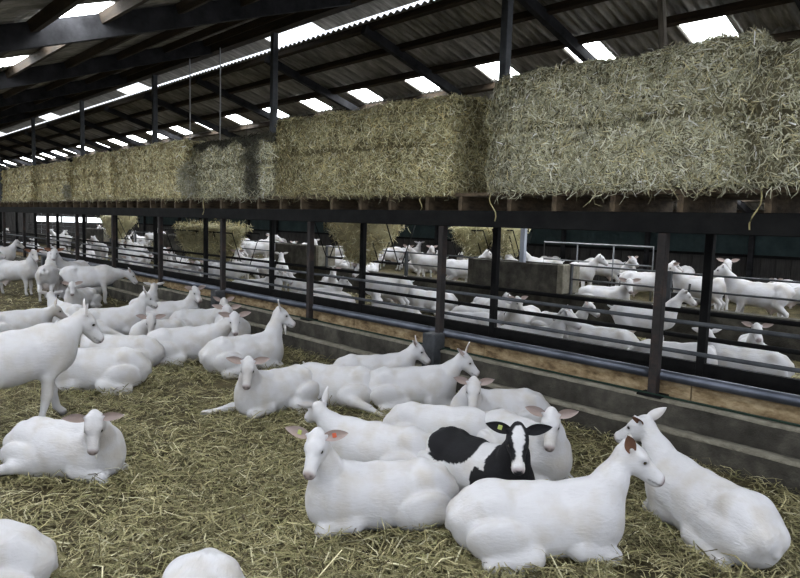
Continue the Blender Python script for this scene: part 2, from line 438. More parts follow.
tag(o, 'pale painted steel post rising from the concrete trough', 'post')
M['gatem'] = surf('dull_galvanised_tube', (.13, .135, .14), (.22, .23, .24), .6, 8, .05, .3)
g = empty('tubular_gate', (-8.0, 13.2, .22)); tag(g, 'light tubular gate standing among goats in the far pen', 'gate')
MB().tube([(-1.1, 0, 0), (-1.1, 0, 1.15), (1.6, 0, 1.15), (1.6, 0, 0)], .022, 8).build('gate_frame', M['gatem'], g, True)
MB().tube([(-1.1, 0, .75), (1.6, 0, .75)], .016, 8).build('gate_bar', M['gatem'], g, True)
for x in (-.2, .7): MB().tube([(x, 0, 0), (x, 0, 1.15)], .016, 8).build('gate_bar', M['gatem'], g, True)
d = empty('drinking_bowl', (-4.25, 9.93, .62)); tag(d, 'black drinking bowl mounted on the low wall rail', 'drinker')
MB().tube([(0, 0, .0), (0, 0, .03), (0, 0, .09), (0, 0, .095)], [.07, .13, .17, .15], 16).build('bowl', M['black'], d, True)
MB().box(-.22, -.1, -.05, .05, .06, .16, .01).build('float_box', M['black'], d)
MB().tube([(0, .06, .05), (0, .1, .3)], .02, 8).build('supply_pipe', M['black'], d, True)
# ================================================================== STRAW AND HAY
def blades(P, D, N, L, Wd, bend, cols, wob=None):
    """flat bent stalks: three cross-sections, two quads each"""
    n = len(P); D = D / np.linalg.norm(D, axis=1, keepdims=True)
    Sd = np.cross(D, N); Sd /= np.linalg.norm(Sd, axis=1, keepdims=True) + 1e-9
    L = L[:, None]; Wd = Wd[:, None] / 2; bend = bend[:, None]
    a = P - D * L / 2; m = P + N * bend * L + Sd * (wob[:, None] * L if wob is not None else 0); b = P + D * L / 2
    V = np.stack([a - Sd * Wd, a + Sd * Wd, m - Sd * Wd, m + Sd * Wd, b - Sd * Wd * .5, b + Sd * Wd * .5], 1).reshape(-1, 3)
    q = np.arange(n)[:, None] * 6
    F = np.concatenate([q + np.array([[0, 1, 3, 2]]), q + np.array([[2, 3, 5, 4]])], 0)
    return V, F, np.repeat(cols, 6, axis=0)

def mixcol(n, pal, wts, var=.18):
    pal = np.array(pal); k = rng.choice(len(pal), n, p=np.array(wts) / np.sum(wts))
    return np.clip(pal[k] * (1 + rng.normal(0, var, (n, 1))), 0.01, .8)

# straw over the near pen: denser near the camera
def scatter_litter(n, xr, yr, pw):
    x = rng.uniform(*xr, n * 6); y = rng.uniform(*yr, n * 6)
    d = np.hypot(x, y); p = np.minimum(1, (2.2 / np.maximum(d, .5)) ** pw)
    fx = (y > (-.1 * x - 1.2))
    P = np.stack([x, y, x * 0], 1)
    clump = np.clip(.75 + vnoise(P, 1.6, 4) * .55 + vnoise(P, 5, 6) * .3, .1, 1)
    k = (rng.random(n * 6) < p * clump) & fx
    return x[k][:n], y[k][:n]
PAL = [(.26, .232, .118), (.37, .338, .185), (.16, .14, .068), (.52, .49, .32), (.085, .07, .036), (.225, .215, .10)]
parts = []
for (n, xr, yr, pw, ls, ws) in ((105000, (-8.5, 1.0), (.2, 4.86), 1.35, 1.0, 1.0), (34000, (-26, -8.0), (-1, 4.9), 1.2, 1.25, 1.8), (16000, (-30, -2), (6.3, 9.88), .9, 1.3, 2.0)):
    x, y = scatter_litter(n, xr, yr, pw); n = len(x)
    az = rng.uniform(0, 2 * PI, n); pit = rng.normal(0.08, .16, n)
    D = np.stack([np.cos(az) * np.cos(pit), np.sin(az) * np.cos(pit), np.sin(pit)], 1)
    Np = np.stack([rng.normal(0, .35, n), rng.normal(0, .35, n), np.ones(n)], 1); Np /= np.linalg.norm(Np, axis=1, keepdims=True)
    L = rng.gamma(4, .024, n) * ls + .02; Wd = rng.uniform(.0035, .0085, n) * ws
    z = floor_h(x, y) + np.abs(rng.normal(.008, .016, n))
    z += np.clip((y - 4.62) / .24, 0, 1) * .03 * rng.random(n) * (y < 4.9)
    parts.append(blades(np.stack([x, y, z], 1), D, Np, L, Wd, rng.normal(.04, .09, n), mixcol(n, PAL, [5, 4, 4, 1.6, 3, 3]), rng.normal(0, .09, n)))
off = 0; VV = []; FF = []; CC = []
for V, F, Cc in parts:
    VV.append(V); FF.append(F + off); CC.append(Cc); off += len(V)
lit = inst('straw_litter', np_mesh('straw_litter', np.concatenate(VV), np.concatenate(FF), M['straw'], np.concatenate(CC)))
tag(lit, 'loose straw stalks scattered over the barn floor', 'straw', kind='stuff')

def shell(nx, ny, nz):
    idx = {}; V = []; F = []
    def vid(i, j, k):
        t = (i, j, k)
        if t not in idx: idx[t] = len(V); V.append(t)
        return idx[t]
    for i in range(nx):
        for j in range(ny):
            F.append((vid(i, j, 0), vid(i, j + 1, 0), vid(i + 1, j + 1, 0), vid(i + 1, j, 0)))
            F.append((vid(i, j, nz), vid(i + 1, j, nz), vid(i + 1, j + 1, nz), vid(i, j + 1, nz)))
    for i in range(nx):
        for k in range(nz):
            F.append((vid(i, 0, k), vid(i + 1, 0, k), vid(i + 1, 0, k + 1), vid(i, 0, k + 1)))
            F.append((vid(i, ny, k), vid(i, ny, k + 1), vid(i + 1, ny, k + 1), vid(i + 1, ny, k)))
    for j in range(ny):
        for k in range(nz):
            F.append((vid(0, j, k), vid(0, j, k + 1), vid(0, j + 1, k + 1), vid(0, j + 1, k)))
            F.append((vid(nx, j, k), vid(nx, j + 1, k), vid(nx, j + 1, k + 1), vid(nx, j, k + 1)))
    return np.array(V, float) / np.array([nx, ny, nz]), np.array(F)

def bale(label, x0, x1, y0, y1, z0, z1, pal, wts, nb, seed, crease=True, dark=None, rag=1.0, tiltz=0.0, wscale=1.0):
    cx, cy = (x0 + x1) / 2, (y0 + y1) / 2; sx, sy, sz = x1 - x0, y1 - y0, z1 - z0
    root = empty('hay_bale', (cx, cy, z0)); tag(root, label, 'hay bale', 'hay bales on the platform')
    U, F = shell(max(8, int(sx / .07)), 10, 14)
    def warp(U):
        q = (U - .5) * 2
        r = .90 + .10 * np.minimum(1, (1.5 / np.maximum(1e-3, (np.abs(q) ** 7).sum(1))) ** .5)
        P = q * np.array([sx, sy, sz]) / 2
        P[:, :2] *= (.5 + .5 * r)[:, None]
        P[:, 2] = P[:, 2] * (.6 + .4 * r) + sz / 2
        nrm = q ** 5; nrm /= np.linalg.norm(nrm, axis=1, keepdims=True) + 1e-9
        d = vnoise(P, 2.2, seed) * .035 + vnoise(P, 6, seed + 1) * .022 + vnoise(P, 15, seed + 2) * .012
        if crease:
            zc = .52 * sz + vnoise(P * [1, 1, 0], 1.5, seed + 5) * .03
            side = np.clip(np.abs(nrm[:, 1]) + np.abs(nrm[:, 0]), 0, 1)
            d = d - .07 * np.exp(-((P[:, 2] - zc) / .03) ** 2) * side + .035 * np.exp(-((P[:, 2] - zc - .1) / .06) ** 2) * side
        P[:, 2] += tiltz * P[:, 0]
        P = P + nrm * d[:, None] * rag
        P[:, 2] = np.maximum(P[:, 2], 0.0)
        return P, nrm
    P, nrm = warp(U)
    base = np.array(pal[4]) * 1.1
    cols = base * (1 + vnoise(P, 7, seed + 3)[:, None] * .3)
    if dark is not None: cols = cols * (1 - dark(P, sx, sy, sz)[:, None] * .8)
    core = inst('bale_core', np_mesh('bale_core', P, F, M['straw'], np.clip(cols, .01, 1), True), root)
    # stalks on front, ends and top
    n = nb; f = rng.random(n); u = rng.random((n, 3))
    wf = sx * sz; we_ = sy * sz; wt = sx * sy * .8; tot = wf + we_ * 1.5 + wt
    k = np.where(f < wf / tot, 0, np.where(f < (wf + we_) / tot, 1, np.where(f < (wf + 1.5 * we_) / tot, 2, 3)))
    u[k == 0, 1] = 0; u[k == 1, 0] = 1; u[k == 2, 0] = 0; u[k == 3, 2] = 1
    Q, nr = warp(u)
    az = rng.uniform(0, 2 * PI, n)
    t1 = np.cross(nr, np.array([.3, .1, 1.0])); t1 /= np.linalg.norm(t1, axis=1, keepdims=True) + 1e-9; t2 = np.cross(nr, t1)
    D = t1 * np.cos(az)[:, None] + t2 * np.sin(az)[:, None] + nr * rng.normal(.12, .28, n)[:, None]
    Q = Q + nr * (np.abs(rng.normal(.004, .012, n)) * rag)[:, None]
    L = rng.gamma(4, .0135, n) + .02; Wd = rng.uniform(.004, .010, n) * wscale
    Nn = nr + rng.normal(0, .45, (n, 3)); Nn /= np.linalg.norm(Nn, axis=1, keepdims=True)
    c = mixcol(n, pal, wts, .27)
    if dark is not None:
        dk = dark(Q, sx, sy, sz); c = c * (1 - dk[:, None] * .88)
    V1, F1, C1 = blades(Q, D, Nn, L, Wd, rng.normal(.03, .1, n), c, rng.normal(0, .1, n))
    # fringe hanging over the lower front edge
    nf = int(sx * 150); xf = rng.uniform(-sx / 2, sx / 2, nf)
    Pf = np.stack([xf, -sy / 2 + rng.normal(-.015, .03, nf), rng.normal(.01, .035, nf)], 1)
    Df = np.stack([rng.normal(0, .7, nf), rng.normal(-.2, .3, nf), -np.abs(rng.normal(.7, .4, nf))], 1)
    Lf = rng.gamma(3, .022, nf) + .02
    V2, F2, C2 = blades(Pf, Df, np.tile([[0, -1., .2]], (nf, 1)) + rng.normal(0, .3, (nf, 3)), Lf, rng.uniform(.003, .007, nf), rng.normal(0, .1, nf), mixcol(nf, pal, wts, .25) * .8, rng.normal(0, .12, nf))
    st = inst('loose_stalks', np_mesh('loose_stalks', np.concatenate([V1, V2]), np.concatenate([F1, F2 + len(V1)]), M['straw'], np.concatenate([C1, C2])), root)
    st['kind'] = 'stuff'
    return root
GREY = [(.46, .445, .31), (.58, .57, .43), (.28, .265, .165), (.70, .69, .58), (.14, .125, .075), (.50, .45, .26)]
OLIV = [(.42, .385, .215), (.55, .515, .32), (.24, .21, .11), (.64, .62, .46), (.13, .11, .055), (.47, .39, .19)]
YEL = [(.58, .525, .31), (.68, .63, .41), (.38, .33, .175), (.72, .69, .51), (.21, .17, .085), (.55, .465, .24)]
WT = [5, 4, 3, 1.6, 2, 2.5]
ZB = 2.03
bale('big grey-green hay bale nearest the camera with a ragged crease', -4.05, -1.75, 4.90, 5.85, ZB, 3.06, GREY, WT, 46000, 11)
bale('loose tangled hay bale at the edge of the picture beside the biggest bale', -1.72, .3, 4.80, 5.8, ZB, 2.93, GREY, WT, 20000, 29, rag=1.5)
bale('dark olive hay bale with a shaggy end, second from the camera', -7.75, -4.55, 4.92, 5.85, ZB, 3.0, OLIV, WT, 36000, 13, tiltz=-.012, rag=1.2)
bale('weathered hay bale with blackened top and seam between the olive and yellow bales', -10.35, -7.85, 4.92, 5.85, ZB, 2.88, GREY, WT, 17000, 17,
     dark=lambda Q, sx, sy, sz: np.clip(np.exp(-((Q[:, 0] - .72) / .24) ** 4) * .95 + np.clip((Q[:, 2] - sz * (.86 + .05 * np.sin(Q[:, 0] * 9))) / .05, 0, 1), 0, 1), wscale=1.3)
bale('clean yellow hay bale left of the blackened bale', -13.95, -10.6, 4.92, 5.85, ZB, 2.97, YEL, WT, 14000, 19, wscale=1.6)
bale('yellow hay bale with a rough end, third from the far end', -16.6, -14.1, 4.95, 5.85, ZB, 2.98, YEL, WT, 8000, 23, wscale=1.9)
bale('small looking yellow hay bale, second from the far end', -19.8, -17.1, 4.95, 5.85, ZB, 2.92, YEL, WT, 6000, 31, wscale=2.3)
bale('farthest yellow hay bale at the end of the platform row', -23.4, -20.1, 4.95, 5.85, ZB, 2.95, YEL, WT, 5000, 37, wscale=2.6)
# greyish tuft spilling between two bales, long strands hanging from the bales
def tuft(label, c, r, n, pal, seed, L0=.03, parent=None):
    P = rng.normal(0, 1, (n, 3)); P /= np.linalg.norm(P, axis=1, keepdims=True); P *= (rng.random((n, 1)) ** .5) * np.array(r)
    D = rng.normal(0, 1, (n, 3)) + P * 1.2 / np.array(r) + np.array([0, 0, -.5]); N = rng.normal(0, 1, (n, 3)); N /= np.linalg.norm(N, axis=1, keepdims=True)
    V, F, Cc = blades(P, D, N, rng.gamma(4, L0, n) + .02, rng.uniform(.006, .012, n), rng.normal(0, .12, n), mixcol(n, pal, WT, .2), rng.normal(0, .12, n))
    o = inst('hay_tuft', np_mesh('hay_tuft', V, F, M['straw'], Cc)); o.location = c
    tag(o, label, 'hay', kind='stuff'); return o
tuft('pale loose hay spilling beside the blackened bale', (-10.45, 4.9, 2.32), (.3, .12, .3), 1500, [(.45, .44, .36), (.36, .35, .26), (.5, .5, .44), (.3, .28, .18), (.2, .18, .1), (.36, .33, .2)], 3)
tuft('small pale tuft of hay between two far yellow bales', (-17.0, 4.95, 2.22), (.16, .1, .16), 500, [(.45, .44, .38), (.36, .35, .28), (.5, .5, .46), (.3, .28, .2), (.2, .18, .1), (.36, .33, .2)], 4)
for x, ln, lab in ((-1.63, .32, 'long curled straw strand hanging at the edge of the picture'), (-4.05, .30, 'straw strand hanging beside the pillar under the nearest bale'), (-4.95, .2, 'short straw strand hanging over the dark beam'), (-9.9, .3, 'straw strand hanging under the blackened bale')):
    pts = [(x + .02 * math.sin(i * 1.1 + x) + .012 * i * math.sin(x * 9), 4.93 + .01 * math.cos(i), 2.05 - ln * i / 7) for i in range(8)]
    o = MB().tube(pts, .006, 5).build('straw_strand', surf('dry_stalk', (.33, .28, .13), (.45, .4, .22), .8, 20, 0), smooth=True); tag(o, lab, 'straw', 'hanging straw strands')

# hanging hay racks in the farther pens
def rack(label, x, y, z, wd, ht, n, pal=YEL):
    r = empty('hay_rack', (x, y, z)); tag(r, label, 'hay rack', 'hanging hay racks')
    for i in range(5):
        t = -wd / 2 + wd * i / 4
        for s in (-1, 1): MB().tube([(t, s * .05, -ht * .55), (t, s * .38, ht * .35)], .012, 6).build('rack_bar', M['dark'], r, True)
    MB().tube([(-wd / 2, 0, -ht * .56), (wd / 2, 0, -ht * .56)], .02, 6).build('rack_keel', M['dark'], r, True)
    for s in (-1, 1): MB().tube([(-wd / 2, s * .38, ht * .35), (wd / 2, s * .38, ht * .35)], .018, 6).build('rack_keel', M['dark'], r, True)
    for s in (-1, 1): MB().tube([(s * wd / 2, 0, ht * .3), (s * wd / 2, 0, zr(y) - z + .01)], .008, 6).build('hanger', M['dark'], r, True)
    U, F = shell(12, 8, 8); q = (U - .5) * 2
    k = 1 / np.maximum(.75, np.linalg.norm(q, axis=1)); q = q * (.45 + .55 * k)[:, None]
    zz = q[:, 2]; P = np.stack([q[:, 0] * wd * .5 * (.64 + .36 * zz), q[:, 1] * (.14 + .26 * (zz + 1) / 2), zz * ht * .55], 1)
    P += vnoise(P + x, 3, 3)[:, None] * .09 * np.array([1, 1, .8]); P[:, 1] *= 1.25
    inst('hay_load', np_mesh('hay_load', P, F, M['straw'], np.clip(np.array(pal[0]) * .7 * (1 + vnoise(P, 8, 5)[:, None] * .4), .01, 1), True), r)
    b = P[rng.integers(0, len(P), n)] + rng.normal(0, .045, (n, 3)); D = rng.normal(0, 1, (n, 3)) + [0, 0, -.4]; N = rng.normal(0, 1, (n, 3)); N /= np.linalg.norm(N, axis=1, keepdims=True)
    V, F, Cc = blades(b, D, N, rng.gamma(4, .03, n) + .03, rng.uniform(.008, .016, n), rng.normal(0, .1, n), mixcol(n, pal, WT, .2))
    st = inst('loose_stalks', np_mesh('loose_stalks', V, F, M['straw'], Cc), r); st['kind'] = 'stuff'
rack('hanging hay rack between two rear posts with hay narrowing downward', -16.2, 8.2, .98, 3.8, 1.05, 4500, OLIV)
rack('hanging hay rack behind the fence post with a broad load of hay', -10.35, 8.6, 1.40, 2.3, .85, 4000)
rack('small hay rack seen beyond the concrete trough', -10.4, 12.2, 1.35, 1.1, .7, 1600, OLIV)
rack('hay rack seen beside the pale upright post', -9.45, 12.4, 1.38, .6, .7, 1200, OLIV)
rack('far hay rack near the bright window strip', -25.0, 9.0, 1.3, 2.2, .8, 900)
# ================================================================== GOATS
def v3(*a): return np.array(a, dtype=np.float32)
def nrmz(a): return a / (np.linalg.norm(a) + 1e-9)

def prim_eval(pr, X):
    kind = pr[0]
    if kind == 'rc':
        a, b, ra, rb = pr[1:5]; ba = b - a; pa = X - a
        t = np.clip(pa @ ba / (ba @ ba + 1e-9), 0, 1)
        return np.linalg.norm(pa - t[:, None] * ba, axis=1) - (ra + (rb - ra) * t)
    c, r, R = pr[1:4]
    q = (X - c) @ R if R is not None else X - c
    k0 = np.linalg.norm(q / r, axis=1); k1 = np.linalg.norm(q / (r * r), axis=1)
    return k0 * (k0 - 1) / (k1 + 1e-9)

def prim_box(pr):
    if pr[0] == 'rc':
        a, b, ra, rb = pr[1:5]; m = max(ra, rb)
        return np.minimum(a, b) - m, np.maximum(a, b) + m
    m = pr[2].max() if pr[3] is not None else pr[2]
    return pr[1] - m, pr[1] + m

def smin(a, b, k):
    h = np.maximum(k - np.abs(a - b), 0) / k
    return np.minimum(a, b) - h * h * k * .25

def field(prims, X):
    d = np.full(len(X), 1.0, dtype=np.float32)
    for pr in prims: d = smin(d, prim_eval(pr, X), pr[-1])
    return d

def polygonise(prims, vox):
    lo = np.min([prim_box(p)[0] for p in prims], 0) - 3 * vox; hi = np.max([prim_box(p)[1] for p in prims], 0) + 3 * vox
    n = np.ceil((hi - lo) / vox).astype(int) + 1
    ax = [lo[i] + vox * np.arange(n[i]) for i in range(3)]
    G = np.full(tuple(n), 1.0, dtype=np.float32)
    for pr in prims:
        a, b = prim_box(pr); mg = pr[-1] + 3 * vox
        i0 = np.maximum(0, np.floor((a - mg - lo) / vox)).astype(int); i1 = np.minimum(n, np.ceil((b + mg - lo) / vox).astype(int) + 1)
        g = np.stack(np.meshgrid(*[ax[k][i0[k]:i1[k]] for k in range(3)], indexing='ij'), -1); sh = g.shape[:3]
        d = prim_eval(pr, g.reshape(-1, 3).astype(np.float32)).reshape(sh)
        sl = tuple(slice(i0[k], i1[k]) for k in range(3)); G[sl] = smin(G[sl], d, pr[-1])
    ins = G < 0
    c = np.zeros(tuple(n - 1), dtype=np.int8)
    for i in (0, 1):
        for j in (0, 1):
            for k in (0, 1): c += ins[i:n[0] - 1 + i, j:n[1] - 1 + j, k:n[2] - 1 + k]
    act = (c > 0) & (c < 8); idx = -np.ones(act.shape, dtype=np.int32); I = np.argwhere(act); idx[act] = np.arange(len(I))
    sm = np.zeros((len(I), 3)); ct = np.zeros(len(I))
    cor = [(i, j, k) for i in (0, 1) for j in (0, 1) for k in (0, 1)]
    for p in cor:
        for ax_ in range(3):
            if p[ax_]: continue
            q = list(p); q[ax_] = 1
            A = G[I[:, 0] + p[0], I[:, 1] + p[1], I[:, 2] + p[2]]; B = G[I[:, 0] + q[0], I[:, 1] + q[1], I[:, 2] + q[2]]
            s = (A < 0) != (B < 0); t = np.where(s, A / np.where(s, A - B, 1), 0)
            pt = np.tile(np.array(p, float), (len(I), 1)); pt[:, ax_] += t
            sm += pt * s[:, None]; ct += s
    V = lo + vox * (I + sm / ct[:, None]); F = []
    for ax_ in range(3):
        u, v = (ax_ + 1) % 3, (ax_ + 2) % 3
        s0 = [slice(None)] * 3; s1 = [slice(None)] * 3; s0[ax_] = slice(0, -1); s1[ax_] = slice(1, None)
        E = np.argwhere(ins[tuple(s0)] != ins[tuple(s1)])
        ok = (E[:, u] > 0) & (E[:, v] > 0) & (E[:, u] < n[u] - 1) & (E[:, v] < n[v] - 1); E = E[ok]
        flip = ins[E[:, 0], E[:, 1], E[:, 2]]
        def cell(du, dv):
            q = E.copy(); q[:, u] -= du; q[:, v] -= dv; return idx[q[:, 0], q[:, 1], q[:, 2]]
        Q = np.stack([cell(1, 1), cell(0, 1), cell(0, 0), cell(1, 0)], 1)
        Q[~flip] = Q[~flip][:, ::-1]; F.append(Q)
    F = np.concatenate(F); F = F[(F >= 0).all(1)]
    V = V.astype(np.float32)
    for _ in range(2):
        f0 = field(prims, V); e = vox * .25
        g = np.stack([(field(prims, V + v3(*(e if i == k else 0 for i in range(3)))) - f0) / e for k in range(3)], 1)
        V = V - np.clip(f0, -vox, vox)[:, None] * g / np.maximum(.25, (g * g).sum(1))[:, None]
    n_ = g / (np.linalg.norm(g, axis=1, keepdims=True) + 1e-6)
    return V, F, n_

def _rot(ax, a):
    return np.array(Matrix.Rotation(a, 3, ax), dtype=np.float32)
THR = {1: _rot('X', -.25) @ _rot('Y', .25), -1: _rot('X', .25) @ _rot('Y', .25)}
UP = v3(0, 0, 1)
def head_frame(poll, nd):
    f = nrmz(v3(*nd)); s = nrmz(np.cross(UP, f)); u = np.cross(f, s)
    return v3(*poll), np.stack([f, s, u])           # rows: forward, left, up

LIE_LEGS = {
    'fl': [(.19, .17, .13, .065), (.41, .135, .078, .046), (.39, .13, .05, .036), (.24, .125, .032, .027)],
    'hl': [(-.10, .25, .115, .065), (-.37, .275, .065, .042), (-.34, .285, .045, .034), (-.17, .305, .035, .027), (-.11, .31, .03, .030)],
}
STD_LEGS = {
    'fl': [(.27, .095, .52, .07), (.25, .10, .42, .052), (.275, .10, .255, .036), (.27, .10, .10, .023), (.29, .10, .035, .032)],
    'hl': [(-.34, .10, .58, .105), (-.26, .115, .45, .075), (-.43, .11, .285, .038), (-.405, .11, .10, .025), (-.385, .11, .035, .033)],
}
def goat_prims(g):
    P = []
    def el(c, r, k=.08, R=None): P.append(('el', v3(*c), v3(*r), R, k))
    def rc(a, b, ra, rb, k=.05): P.append(('rc', v3(*a), v3(*b), ra, rb, k))
    lie = g['pose'] == 'lie'; fat = g.get('fat', 1.0)
    if lie:
        dz = g.get('flat', 0.0)
        el((-.06, 0, .235 - dz), (.45, .218 * fat, .232), .1)
        el((-.40, 0, .245 - dz), (.18, .185, .20), .1)
        el((.27, 0, .255 - dz), (.20, .16, .215), .1)
        el((.38, 0, .20 - dz), (.10, .10, .13), .08)
        rc((-.46, 0, .40 - dz), (-.32, 0, .437 - dz), .038, .038, .05); rc((-.32, 0, .437 - dz), (.0, 0, .43 - dz), .045, .045, .07); rc((.0, 0, .43 - dz), (.26, 0, .435 - dz), .045, .05, .07)
        el((.22, 0, .40 - dz), (.12, .075, .085), .08)
        for s in (1, -1):
            el((-.33, s * .105, .395 - dz), (.07, .045, .05), .10); el((-.54, s * .065, .27 - dz), (.05, .045, .05), .06)
            el((.25, s * .125, .26 - dz), (.13, .065, .165), .06)
            el((-.29, s * .20 * g.get('tuck', .97), .18 - dz), (.215, .078, .155), .03, THR[s])
        rc((-.55, 0, .31 - dz), (-.585, 0, .20 - dz), .034, .02, .03)
        nb = v3(.33, 0, .34 - dz)
    else:
        el((-.04, 0, .585), (.43, .19 * fat, .205), .1); el((-.08, 0, .52), (.26, .17 * fat, .14), .08)
        el((-.37, 0, .655), (.17, .145, .16), .1); el((.27, 0, .61), (.18, .14, .205), .1); el((.38, 0, .58), (.09, .085, .13), .08)
        rc((-.46, 0, .745), (-.30, 0, .775), .04, .04, .07); rc((-.30, 0, .775), (.0, 0, .755), .04, .04, .07); rc((.0, 0, .755), (.26, 0, .775), .04, .045, .07)
        el((.23, 0, .74), (.12, .06, .08), .08)
        for s in (1, -1):
            el((-.32, s * .105, .755), (.045, .03, .035), .07); el((-.53, s * .06, .665), (.045, .035, .045), .06); el((.25, s * .105, .60), (.12, .055, .17), .06)
            el((-.36, s * .10, .57), (.125, .075, .17), .06)
        rc((-.53, 0, .73), (-.60, 0, .77), .028, .015, .03)
        if g.get('udder', 1):
            el((-.25, 0, .40), (.12, .10, .13), .05)
            for s in (1, -1): rc((-.24, s * .05, .32), (-.22, s * .065, .245), .03, .014, .03)
        nb = v3(.33, 0, .68)
    base = LIE_LEGS if lie else STD_LEGS
    for leg in ('fl', 'fr', 'hl', 'hr'):
        pts = g.get(leg)
        if pts is None:
            src = base[leg[0] + 'l']; s = 1 if leg[1] == 'l' else -1
            sw = g.get('step', 0.0) * (1 if leg in ('fl', 'hr') else -1)
            tk = g.get('tuck', .93) if lie else 1
            pts = [(x + sw * i * .25, y * s * tk, z, r) for i, (x, y, z, r) in enumerate(src)]
        for i in range(len(pts) - 1):
            rc(pts[i][:3], pts[i + 1][:3], pts[i][3], pts[i + 1][3], .045 if i == 0 else .02)
    p, R = head_frame(g['poll'], g['nd'])
    H = lambda x, y, z: p + v3(x, y, z) @ R
    ne = H(-.02, 0, -.035); md = (nb + ne) * .5 + v3(0, 0, g.get('arch', .0))
    d = nrmz(ne - nb)
    rc(nb, md, .13, .088, .10); rc(md, ne, .088, .066, .06)
    thr = nb + v3(.05, 0, -.10); rc(thr, md - v3(0, 0, .03) + (md - nb) * .1, .088, .068, .08)
    Rm = R.T
    P.append(('el', H(.02, 0, -.008), v3(.088, .062, .068), Rm, .05))
    P.append(('rc', H(.05, 0, -.014), H(.205, 0, -.046), .056, .039, .04))
    P.append(('rc', H(.02, 0, -.062), H(.198, 0, -.078), .050, .033, .035))
    P.append(('el', H(.226, 0, -.057), v3(.032, .039, .041), Rm, .02))
    P.append(('el', H(-.03, 0, .038), v3(.05, .038, .028), Rm, .03))
    for s in (1, -1):
        P.append(('el', H(.07, s * .043, .016), v3(.034, .02, .02), Rm, .025))
        P.append(('el', H(.045, s * .034, -.048), v3(.055, .03, .042), Rm, .03))
        P.append(('rc', H(-.01, s * .04, .025), H(-.02, s * .068, .032), .022, .013, .02))
    return P, p, R

WHITE = v3(.53, .525, .545)
PINK = v3(.27, .20, .195)
def goat_colours(g, V, p, R):
    C = np.tile(WHITE, (len(V), 1)).astype(np.float32)
    C *= (1 + vnoise(V, 3.0, g.get('seed', 1)) * .03)[:, None]
    hl = (V - p) @ R.T
    nose = np.clip((hl[:, 0] - .222) / .025, 0, 1) * (np.linalg.norm(hl[:, 1:] - v3(0, -.055), axis=1) < .05)
    C = C * (1 - nose[:, None] * .75) + PINK * nose[:, None] * .75
    for s in (1, -1):
        nd_ = np.exp(-((np.linalg.norm(hl - v3(.249, s * .020, -.043), axis=1)) / .011) ** 2)[:, None]; C = C * (1 - nd_ * .75)
        ey = np.exp(-((np.linalg.norm(hl - v3(.085, s * .055, .006), axis=1)) / .022) ** 2)[:, None]; C = C * (1 - ey * .55)
    mo = np.exp(-((hl[:, 2] + .074 - (hl[:, 0] - .2) * .1) / .006) ** 2) * ((hl[:, 0] > .16) & (np.abs(hl[:, 1]) < .06)); C = C * (1 - mo[:, None] * .65)
    if g.get('headshade'):  # shade on the head painted into the white coat
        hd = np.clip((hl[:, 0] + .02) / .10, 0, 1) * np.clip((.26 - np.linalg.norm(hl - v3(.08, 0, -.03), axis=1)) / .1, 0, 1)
        C = C * (1 - hd[:, None] * (1 - v3(.66, .62, .59)) * g['headshade'])
    if g['pose'] == 'stand':
        ud = np.exp(-((np.linalg.norm((V - v3(-.25, 0, .36)) / v3(.14, .12, .15), axis=1)) ** 4))[:, None] * (V[:, 2] < .47)[:, None]; C = C * (1 - ud * .55) + v3(.70, .52, .47) * ud * .55
        hf = np.clip((.055 - V[:, 2]) / .02, 0, 1)[:, None]; C = C * (1 - hf * .75)
    low = np.clip((.10 - V[:, 2]) / .10, 0, 1) * np.clip(vnoise(V, 9, 3) + .35, 0, 1)
    C = C * (1 - low[:, None] * (1 - v3(.80, .72, .55)))
    if g.get('pied'):
        n1 = vnoise(V, 4.5, 21) * .06 + vnoise(V, 11, 22) * .025
        x, y, z = V[:, 0] + n1, V[:, 1] + n1 * .7, V[:, 2]
        black = (x > .14 + .30 * np.clip(z - .2, -1, 1) * 0)
        black &= ~((x > .10) & (x < .24) & (z > .37))
        patch = (((x + .18) / .27) ** 2 + ((z - .46) / .15) ** 2 < 1) & (y > -.25)
        b = black | patch
        isH = np.linalg.norm(hl - v3(.08, 0, -.03), axis=1) < .17
        blaze = (np.abs(hl[:, 1]) < .030 + .012 * np.sin(hl[:, 0] * 30)) & (hl[:, 2] > -.05) | (hl[:, 0] > .19) | ((hl[:, 2] < -.085) & (hl[:, 0] > .13))
        b = np.where(isH & (hl[:, 0] > -.03), ~blaze, b)
        C[b] = v3(.012, .012, .014)
    return C

EYE = None
def ear_mesh(key):
    nu, nv = 10, 6
    V = []; Cc = []; F = []
    for side in (0, 1):
        for i in range(nu + 1):
            u = i / nu; wd = .040 * (math.sin(PI * min(1, u * .86 + .14)) ** .75) * (1 - .25 * u) + .0015
            for j in range(nv + 1):
                t = -1 + 2 * j / nv
                cup = .020 * (t * t) * (1 - u * .5) + .03 * u * u
                V.append((u * .165, t * wd, cup + (.0035 if side else -.0035) * (1 - abs(t) ** 3)))
                if key == 'pied': Cc.append((.012, .012, .014))
                elif side: Cc.append((.34, .275, .26) if key != 'brown' else (.17, .09, .06))
                else: Cc.append((.54, .525, .54) if key != 'dusk' else (.62, .58, .54))
    w1 = nv + 1
    for i in range(nu):
        for j in range(nv):
            a = i * w1 + j; F.append((a, a + w1, a + w1 + 1, a + 1)); b = a + (nu + 1) * w1; F.append((b, b + 1, b + w1 + 1, b + w1))
    return np_mesh('ear', np.array(V), np.array(F), M['goat'], np.array(Cc), True)
EARS = {}
EYE_ME = None
